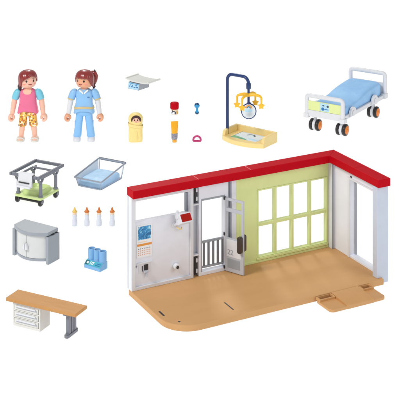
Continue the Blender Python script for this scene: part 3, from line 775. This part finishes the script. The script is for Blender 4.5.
b = MB(); b.tube([(.0, -.5, 1.7), (.12, -.6, 1.2), (.18, -.6, .6), (.2, -.52, .1)], [.02, .05, .05, .02], 8); b.build('wrap_seam', 'wrap', wrap)
bb_.scale = (1.1, 1.05, 1.0)
fc = MB().sph((.05, -.38, 2.66), (.53, .3, .5)).build('face', 'skin', bb_)
b = MB(); rr = []
for a in range(0, 361, 15): rr.append((  .05+.56*math.cos(R(a)), -.5, 2.66+.54*math.sin(R(a))))
b.tube(rr[:-1], .075, 8, closed=True); b.build('hood_edge', 'wrap', wrap)
b = MB(); b.prism(arc(.05, 2.66, .52, -25, 205, 18)+[(-.34, 2.66), (-.24, 2.82), (.0, 2.88), (.26, 2.84), (.38, 2.66)], -.66, -.4, Matrix(((1, 0, 0, 0), (0, 0, 1, 0), (0, 1, 0, 0), (0, 0, 0, 1)))); b.build('hair', 'hairdark', fc, bevel=.04)
for x in (-.11, .2):
    MB().sph((x, -.675, 2.66), (.065, .03, .085)).build('eye', 'eye', fc)
MB().tube([(-.07, -.64, 2.47), (.04, -.66, 2.43), (.15, -.64, 2.47)], .025, 6).build('mouth', 'mouth', fc)

# ------------------------------------------------------------------ small things
jr = thing('jar', (-3.2, 43.57, 0), 0, 'small jar with dark red lid and dark marks on its pale label', 'jar')
MB().lathe([(.0, 0), (.42, 0), (.48, .06), (.48, .6), (.42, .7), (.0, .7)], n=32).build('jar_body', 'peach', jr, angle=60)
MB().lathe([(.0, .68), (.5, .68), (.54, .74), (.54, 1.36), (.48, 1.44), (.0, 1.46)], n=32).build('lid', 'red', jr, angle=60)
b = MB()
def wrapq(a0, a1, z0, z1, r=.49, n=6):
    rows = [[b.bm.verts.new((r*math.sin(R(a0+(a1-a0)*k/n)), -r*math.cos(R(a0+(a1-a0)*k/n)), z)) for k in range(n+1)] for z in (z0, z1)]
    for k in range(n): b.face([rows[0][k], rows[0][k+1], rows[1][k+1], rows[1][k]])
wrapq(-70, 10, .08, .5, .486)
b.mi = 1; wrapq(-40, -25, .3, .6); wrapq(-25, 5, .38, .5); wrapq(2, 22, .1, .42); wrapq(-62, -50, .22, .34); wrapq(-50, -28, .1, .16)
b.mi = 2; wrapq(30, 42, .14, .52); wrapq(46, 64, .12, .4)
b.build('label_print', ['paper', 'inkdark', 'ochre'], jr)

rt = thing('baby_rattle', (-.38, 43.57, 0), 0, 'small blue rattle with dark round top and narrow neck', 'rattle')
MB().lathe([(.0, 0), (.15, .02), (.23, .12), (.24, .26), (.17, .42), (.12, .58), (.15, .74), (.26, .86), (.0, .86)]).build('rattle_handle', 'cyan', rt, angle=70)
MB().lathe([(.0, .86), (.28, .86), (.34, .98), (.35, 1.1), (.28, 1.24), (.15, 1.34), (.0, 1.38)]).build('rattle_head', 'cyan', rt, angle=70)
MB().lathe([(.2, 1.24), (.29, 1.2), (.3, 1.24), (.16, 1.37), (.0, 1.41)]).build('top_cap', 'deepblue', rt, angle=70)
MB().lathe([(.0, -.0), (.16, .0), (.25, .12), (.255, .22), (.2, .3), (.0, .3)]).build('bottom_cap', 'deepblue', rt, angle=70)

tu = thing('ointment_tube', (-2.97, 32.41, 0), R(14), 'golden yellow squeeze tube standing on its cap with grey label', 'tube')
MB().lathe([(.0, 0), (.25, 0), (.27, .04), (.25, .3), (.0, .3)]).build('cap', 'cap', tu, angle=60)
def tr_(z, hx_, hy_): return sring(z, hx_, hy_, e=2.2)
MB().loft([tr_(.3, .3, .3), tr_(.5, .34, .33), tr_(1.0, .36, .31), tr_(1.5, .39, .24), tr_(2.0, .42, .14), tr_(2.28, .44, .05), tr_(2.42, .44, .045)]).build('tube_body', 'amber', tu, angle=60)
MB().loft([tr_(.36, .34, .34), tr_(.5, .36, .35), tr_(1.0, .378, .33), tr_(1.06, .36, .31)], cap=False).build('label_band', 'foil', tu, angle=60)

b = MB()
pts = [(-.4, 0, .13), (-.44, 0, .22)] + [(.42*math.cos(R(a)), 0, .3+.38*math.sin(R(a))) for a in range(172, 7, -11)] + [(.44, 0, .22), (.4, 0, .13), (.2, 0, .12), (0, 0, .12), (-.2, 0, .12)]
b.tube(pts, .12, 10, closed=True)
o = b.build('teething_ring', 'magenta', None, angle=70); o.location = (-.35, 32.41, 0); tag(o, 'small magenta half-round teething ring standing on its flat edge', 'teething ring')

# ------------------------------------------------------------------ toy figures
def figure(loc, rz, label, sp):
    f = thing('toy_figure', loc, rz, label, 'toy figure')
    skin = sp['skin']
    # torso: tunic flaring to an arched hem
    rings = [(3.42, 1.2, .78), (3.5, 1.24, .82), (3.9, 1.12, .76), (4.4, 1.0, .7), (4.9, .98, .7), (5.4, .98, .68), (5.75, .92, .62), (5.95, .72, .52), (6.05, .48, .42)]
    b = MB(); rr = []
    for z, hx_, hy_ in rings:
        ring = sring(z, hx_, hy_, e=3)
        if z < 3.95:
            for p in ring:
                p.z += .34*(1-min(1, abs(p.x)/1.0)**4)*(1 if z < 3.6 else .4) - (.2 if z < 3.6 else 0)
        rr.append(ring)
    b.loft(rr); b.build('torso', sp['top'], f, angle=60)
    # neckline
    if sp['kind'] == 'woman':
        b = MB(); b.loft([sring(5.82, .52, .5, 0, -.12, 2.2), sring(6.02, .5, .46, 0, -.07, 2.2), sring(6.08, .44, .42, 0, -.02, 2.2), sring(6.35, .4, .4, 0, 0, 2)]); b.build('neck', skin, f, angle=60)
        b = MB()
        b.prism([(x*.52, 5.9-.42*math.sqrt(max(0, 1-x*x))) for x in [-1+2*k/12 for k in range(13)]] + [(.46, 6.02), (-.46, 6.02)], -.66, -.4, Matrix(((1, 0, 0, 0), (0, 0, 1, 0), (0, 1, 0, 0), (0, 0, 0, 1))))
        b.build('neckline', skin, f, bevel=.03)
    else:
        b = MB(); b.loft([sring(5.95, .44, .42, 0, -.04, 2.2), sring(6.35, .4, .4, 0, 0, 2)]); b.build('neck', skin, f)
        b = MB(); 
        for s_ in (-1, 1):
            b.prism([(0, 5.55), (s_*.16, 5.62), (s_*.56, 5.98), (s_*.44, 6.08), (s_*.08, 5.78)] if s_ > 0 else [(0, 5.55), (-.08, 5.78), (-.44, 6.08), (-.56, 5.98), (-.16, 5.62)], -.72, -.5, Matrix(((1, 0, 0, 0), (0, 0, 1, 0), (0, 1, 0, 0), (0, 0, 0, 1))))
        b.build('collar', 'paper', f, bevel=.03)
        b = MB(); b.loft([[p+Vector((0, 0, .1*(1-min(1, abs(p.x)/.95)**2))) for p in sring(z, hx_, hy_, e=3)] for z, hx_, hy_ in ((3.76, 1.17, .79), (3.78, 1.2, .83), (4.02, 1.13, .79), (4.04, 1.09, .76))], cap=False); b.build('belt', 'belt', f, angle=60)
        b = MB(); b.bb(.42, .72, -.72, -.69, 5.18, 5.24); b.build('badge', 'inkblue', f)
    # pelvis and legs
    b = MB(); b.loft([sring(2.95, .62, .5, e=3), sring(3.1, .98, .6, e=3), sring(3.5, 1.02, .64, e=3)]); b.build('hips', sp['legs'], f, angle=60)
    for s_ in (-1, 1):
        lg = MB()
        xs_ = lambda z: s_*(.86-.115*z)
        if sp['kind'] == 'woman':
            lg.loft([sring(1.72, .46, .44, xs_(1.72), 0, 2.6), sring(1.8, .49, .47, xs_(1.8), 0, 2.6), sring(2.5, .47, .5, xs_(2.5), 0, 2.6), sring(3.2, .46, .54, xs_(3.2), 0, 2.8), sring(3.4, .44, .52, xs_(3.4), 0, 2.8)])
            leg = lg.build('leg', sp['legs'], f, angle=60)
            b = MB(); b.loft([sring(.3, .3, .3, xs_(.3), 0, 2.3), sring(.6, .29, .29, xs_(.6), 0, 2.3), sring(1.2, .33, .33, xs_(1.2), 0, 2.3), sring(1.74, .33, .33, xs_(1.74), 0, 2.3)]); b.build('shin', skin, leg, angle=60)
            b = MB(); x = xs_(.2); b.loft([sring(.16, .4, .6, x, -.2, 2.4), sring(.26, .38, .58, x, -.2, 2.4), sring(.42, .31, .44, x, -.1, 2.2), sring(.5, .28, .3, x, 0, 2.2)]); b.build('foot', skin, leg, angle=60)
            b = MB(); b.loft([sring(0, .46, .68, x, -.2, 2.6), sring(.16, .47, .7, x, -.2, 2.6), sring(.2, .44, .66, x, -.2, 2.6)])
            b.tube([(x-.44, -.52, .16), (x-.3, -.56, .36), (x, -.58, .44), (x+.3, -.56, .36), (x+.44, -.52, .16)], .1, 8)
            b.tube([(x-.42, -.05, .16), (x-.34, -.1, .42), (x, -.2, .54), (x+.34, -.1, .42), (x+.42, -.05, .16)], .09, 8); b.build('sandal', 'warm', leg, angle=60)
        else:
            lg.loft([sring(.46, .44, .44, xs_(.46), 0, 2.6), sring(.55, .48, .48, xs_(.55), 0, 2.6), sring(1.2, .45, .47, xs_(1.2), 0, 2.6), sring(1.9, .43, .46, xs_(1.9), 0, 2.6), sring(2.6, .45, .5, xs_(2.6), 0, 2.7), sring(3.2, .46, .54, xs_(3.2), 0, 2.8), sring(3.4, .44, .52, xs_(3.4), 0, 2.8)])
            leg = lg.build('leg', sp['legs'], f, angle=60)
            b = MB(); x = xs_(1.9)+s_*.4; b.prism(rrect(.7, .55, .08, 4), -.05, .05, Matrix.Translation((x, -.05, 1.95)) @ Matrix.Rotation(R(90), 4, 'Y')); b.build('pocket', sp['legs'], leg, bevel=.03)
            b = MB(); x = xs_(.2); b.loft([sring(0, .44, .64, x, -.18, 2.6), sring(.1, .46, .66, x, -.18, 2.6), sring(.3, .44, .6, x, -.16, 2.5), sring(.46, .36, .46, x, -.08, 2.4), sring(.5, .34, .4, x, -.05, 2.4)]); b.build('shoe', 'white', leg, angle=60)
    # arms
    for s_ in (-1, 1):
        P = lambda x, y, z: (s_*x, y, z)
        b = MB(); b.tube([P(.86, .02, 5.92), P(.95, .02, 5.86), P(1.1, .02, 5.72), P(1.27, .02, 5.5), P(1.4, 0, 5.2), P(1.48, -.02, 4.98), P(1.52, -.03, 4.84)], [.06, .26, .4, .45, .44, .42, .41], 20)
        arm = b.build('arm', sp['sleeve'], f, angle=60)
        if sp['kind'] == 'nurse':
            b = MB(); b.tube([P(1.515, -.022, 4.94), P(1.545, -.032, 4.8)], .43, 18); b.build('sleeve_hem', 'belt', arm)
        b = MB(); b.tube([P(1.53, -.02, 4.95), P(1.6, -.05, 4.5), P(1.72, -.12, 3.8), P(1.8, -.2, 3.25), P(1.82, -.22, 3.12)], [.32, .33, .3, .27, .24], 16); b.build('forearm', sp['fore'], arm, angle=60)
        # clip hand: palm, four closed fingers edge and a thumb curling round an open grip
        b = MB(); hx_, hz_ = 1.88, 2.72; yy = -.26
        for j, yo in enumerate((-.3, -.1, .1, .3)):
            rad = .27-.012*abs(j-1.5)
            b.tube([(s_*(hx_+rad*math.cos(R(a))), yy+yo*.85, hz_+rad*1.15*math.sin(R(a))) for a in range(120, -131, -25)], [.17, .19, .19, .18, .17, .165, .16, .15, .14, .13, .11], 10)
        b.tube([(s_*(hx_+.27*math.cos(R(a))), yy-.1, hz_+.3*math.sin(R(a))) for a in range(100, 216, 20)], [.2, .2, .19, .17, .15, .12], 12)
        b.tube([P(1.82, -.22, 3.2), P(1.88, -.25, 3.0)], [.24, .26], 14)
        b.build('hand', skin, arm, angle=60)
    # head
    h = MB(); h.lathe([(.0, .0), (.45, .02), (.68, .1), (.82, .28), (.89, .55), (.9, .9), (.88, 1.25), (.8, 1.5), (.55, 1.7), (.0, 1.8)], n=40, sy=.97)
    head = h.build('head', skin, f, angle=75); head.scale = (1.1, 1.1, 1.04); head.location = (0, 0, 6.16); head.rotation_euler = (R(-7), 0, R(sp['yaw']))
    for s_ in (-1, 1):
        a = R(26)*s_; r_ = .885
        e = MB().sph((0, 0, 0), (.105, .035, .135)).build('eye', 'eye', head); e.location = (r_*math.sin(a), -r_*.97*math.cos(a), .8); e.rotation_euler = (0, 0, a)
        g = MB().sph((0, 0, 0), (.03, .015, .03)).build('eye_glint', 'paper', head); g.location = (r_*1.035*math.sin(a)+.03, -r_*1.01*math.cos(a), .86); g.rotation_euler = (0, 0, a)
        a = R(44)*s_
        e = MB().sph((0, 0, 0), (.17, .02, .13)).build('cheek', 'blush', head); e.location = (.862*math.sin(a), -.862*.97*math.cos(a), .5); e.rotation_euler = (0, 0, a)
        a0 = R(26)*s_
        pts = [(.905*math.sin(a0+R(t)), -.905*.97*math.cos(a0+R(t)), 1.02+.05*math.cos(R(t*7))) for t in (-9, -4, 0, 4, 9)]
        MB().tube(pts, [.012, .022, .025, .022, .012], 6).build('eyebrow', 'hairdark', head)
    pts = [(.865*math.sin(R(t)), -.865*.97*math.cos(R(t)), .4+.06*(t/14)**2) for t in (-14, -11, -7, -3, 0, 3, 7, 11, 14)]
    MB().tube(pts, [.015, .03, .04, .045, .05, .045, .04, .03, .015], 8).build('mouth', 'mouth', head)
    # hair shell
    def hz(z):   # hair radius at a height above the chin
        if z > .9: return 1.03*max(0, 1-((z-.9)/1.08)**2.5)**(1/2.5)
        return 1.03-.05*((.9-z)/.9)**2
    nth, nt_ = 72, 16
    keys = sp['hairline']
    def line(th):
        for (a0, z0), (a1, z1) in zip(keys, keys[1:]):
            if a0 <= th <= a1:
                t = (th-a0)/(a1-a0); t = t*t*(3-2*t); return z0+(z1-z0)*t
        return keys[-1][1]
    b = MB(); rows = []
    for j in range(nt_+1):
        row = []
        for i in range(nth):
            th = -180+360*i/nth; zb = line(th)
            ph = j/nt_
            z = zb + (1.975-zb)*(1-(1-ph)**1.9) if True else 0
            r_ = hz(z)*(1+(.02*math.sin(R(th)*17+z*2.5*sp['swirl'])*(1-ph)**.5))
            row.append(Vector((r_*math.sin(R(th)), -r_*math.cos(R(th)), z)))
        rows.append(row)
    b.loft(rows, cap=False); b.face([b.bm.verts[len(b.bm.verts)-nth+i] for i in range(nth)] if False else []) if False else None
    hs = b.build('hair', 'hair', head, angle=80)
    so = hs.modifiers.new('thick', 'SOLIDIFY'); so.thickness = .14; so.offset = -1
    for pts, rs, m_ in sp['locks']:
        MB().tube(pts, rs, 14).build('hair_lock', m_, head, angle=70)
    return f

figure((-20.12, 33.1, 0), 0, 'toy woman in pink top, aqua sleeves, patterned yellow leggings and sandals', dict(kind='woman', skin='skin', top='pink', legs='pants', sleeve='aqua', fore='skin', yaw=26, swirl=1,
    hairline=[(-180, .1), (-110, .1), (-72, .25), (-52, .85), (-20, 1.12), (15, 1.36), (45, 1.26), (66, .95), (85, .62), (120, .12), (180, .1)],
    locks=[([(-.85, -.1, .5), (-.88, .1, .25), (-.82, .25, -.05), (-.72, .3, -.3)], [.16, .24, .2, .08], 'hairdark'),
           ([(-.3, -.95, 1.45), (.1, -1.02, 1.42), (.5, -.88, 1.3), (.85, -.5, 1.05)], [.05, .1, .1, .05], 'hair')]))
figure((-13.55, 33.1, 0), 0, 'toy nurse in light blue scrubs with sand belt, white undersleeves and auburn fringe', dict(kind='nurse', skin='skin2', top='scrub', legs='scrub2', sleeve='scrub', fore='white', yaw=-27, swirl=0,
    hairline=[(-180, .1), (-110, .15), (-84, .45), (-66, .8), (-52, 1.1), (50, 1.1), (64, .75), (84, .4), (110, .15), (180, .1)],
    locks=[([(.3, .75, 1.75), (.55, .95, 1.6), (.72, 1.0, 1.25), (.74, .95, .8), (.68, .8, .35), (.6, .7, .05)], [.1, .26, .28, .24, .18, .08], 'hair'),
           ([(.5, .9, 1.75), (.62, 1.0, 1.7)], [.24, .16], 'hairdark'), ([(.74, .72, .5), (.82, .68, .12), (.74, .66, -.12)], [.1, .17, .06], 'hairdark')]))
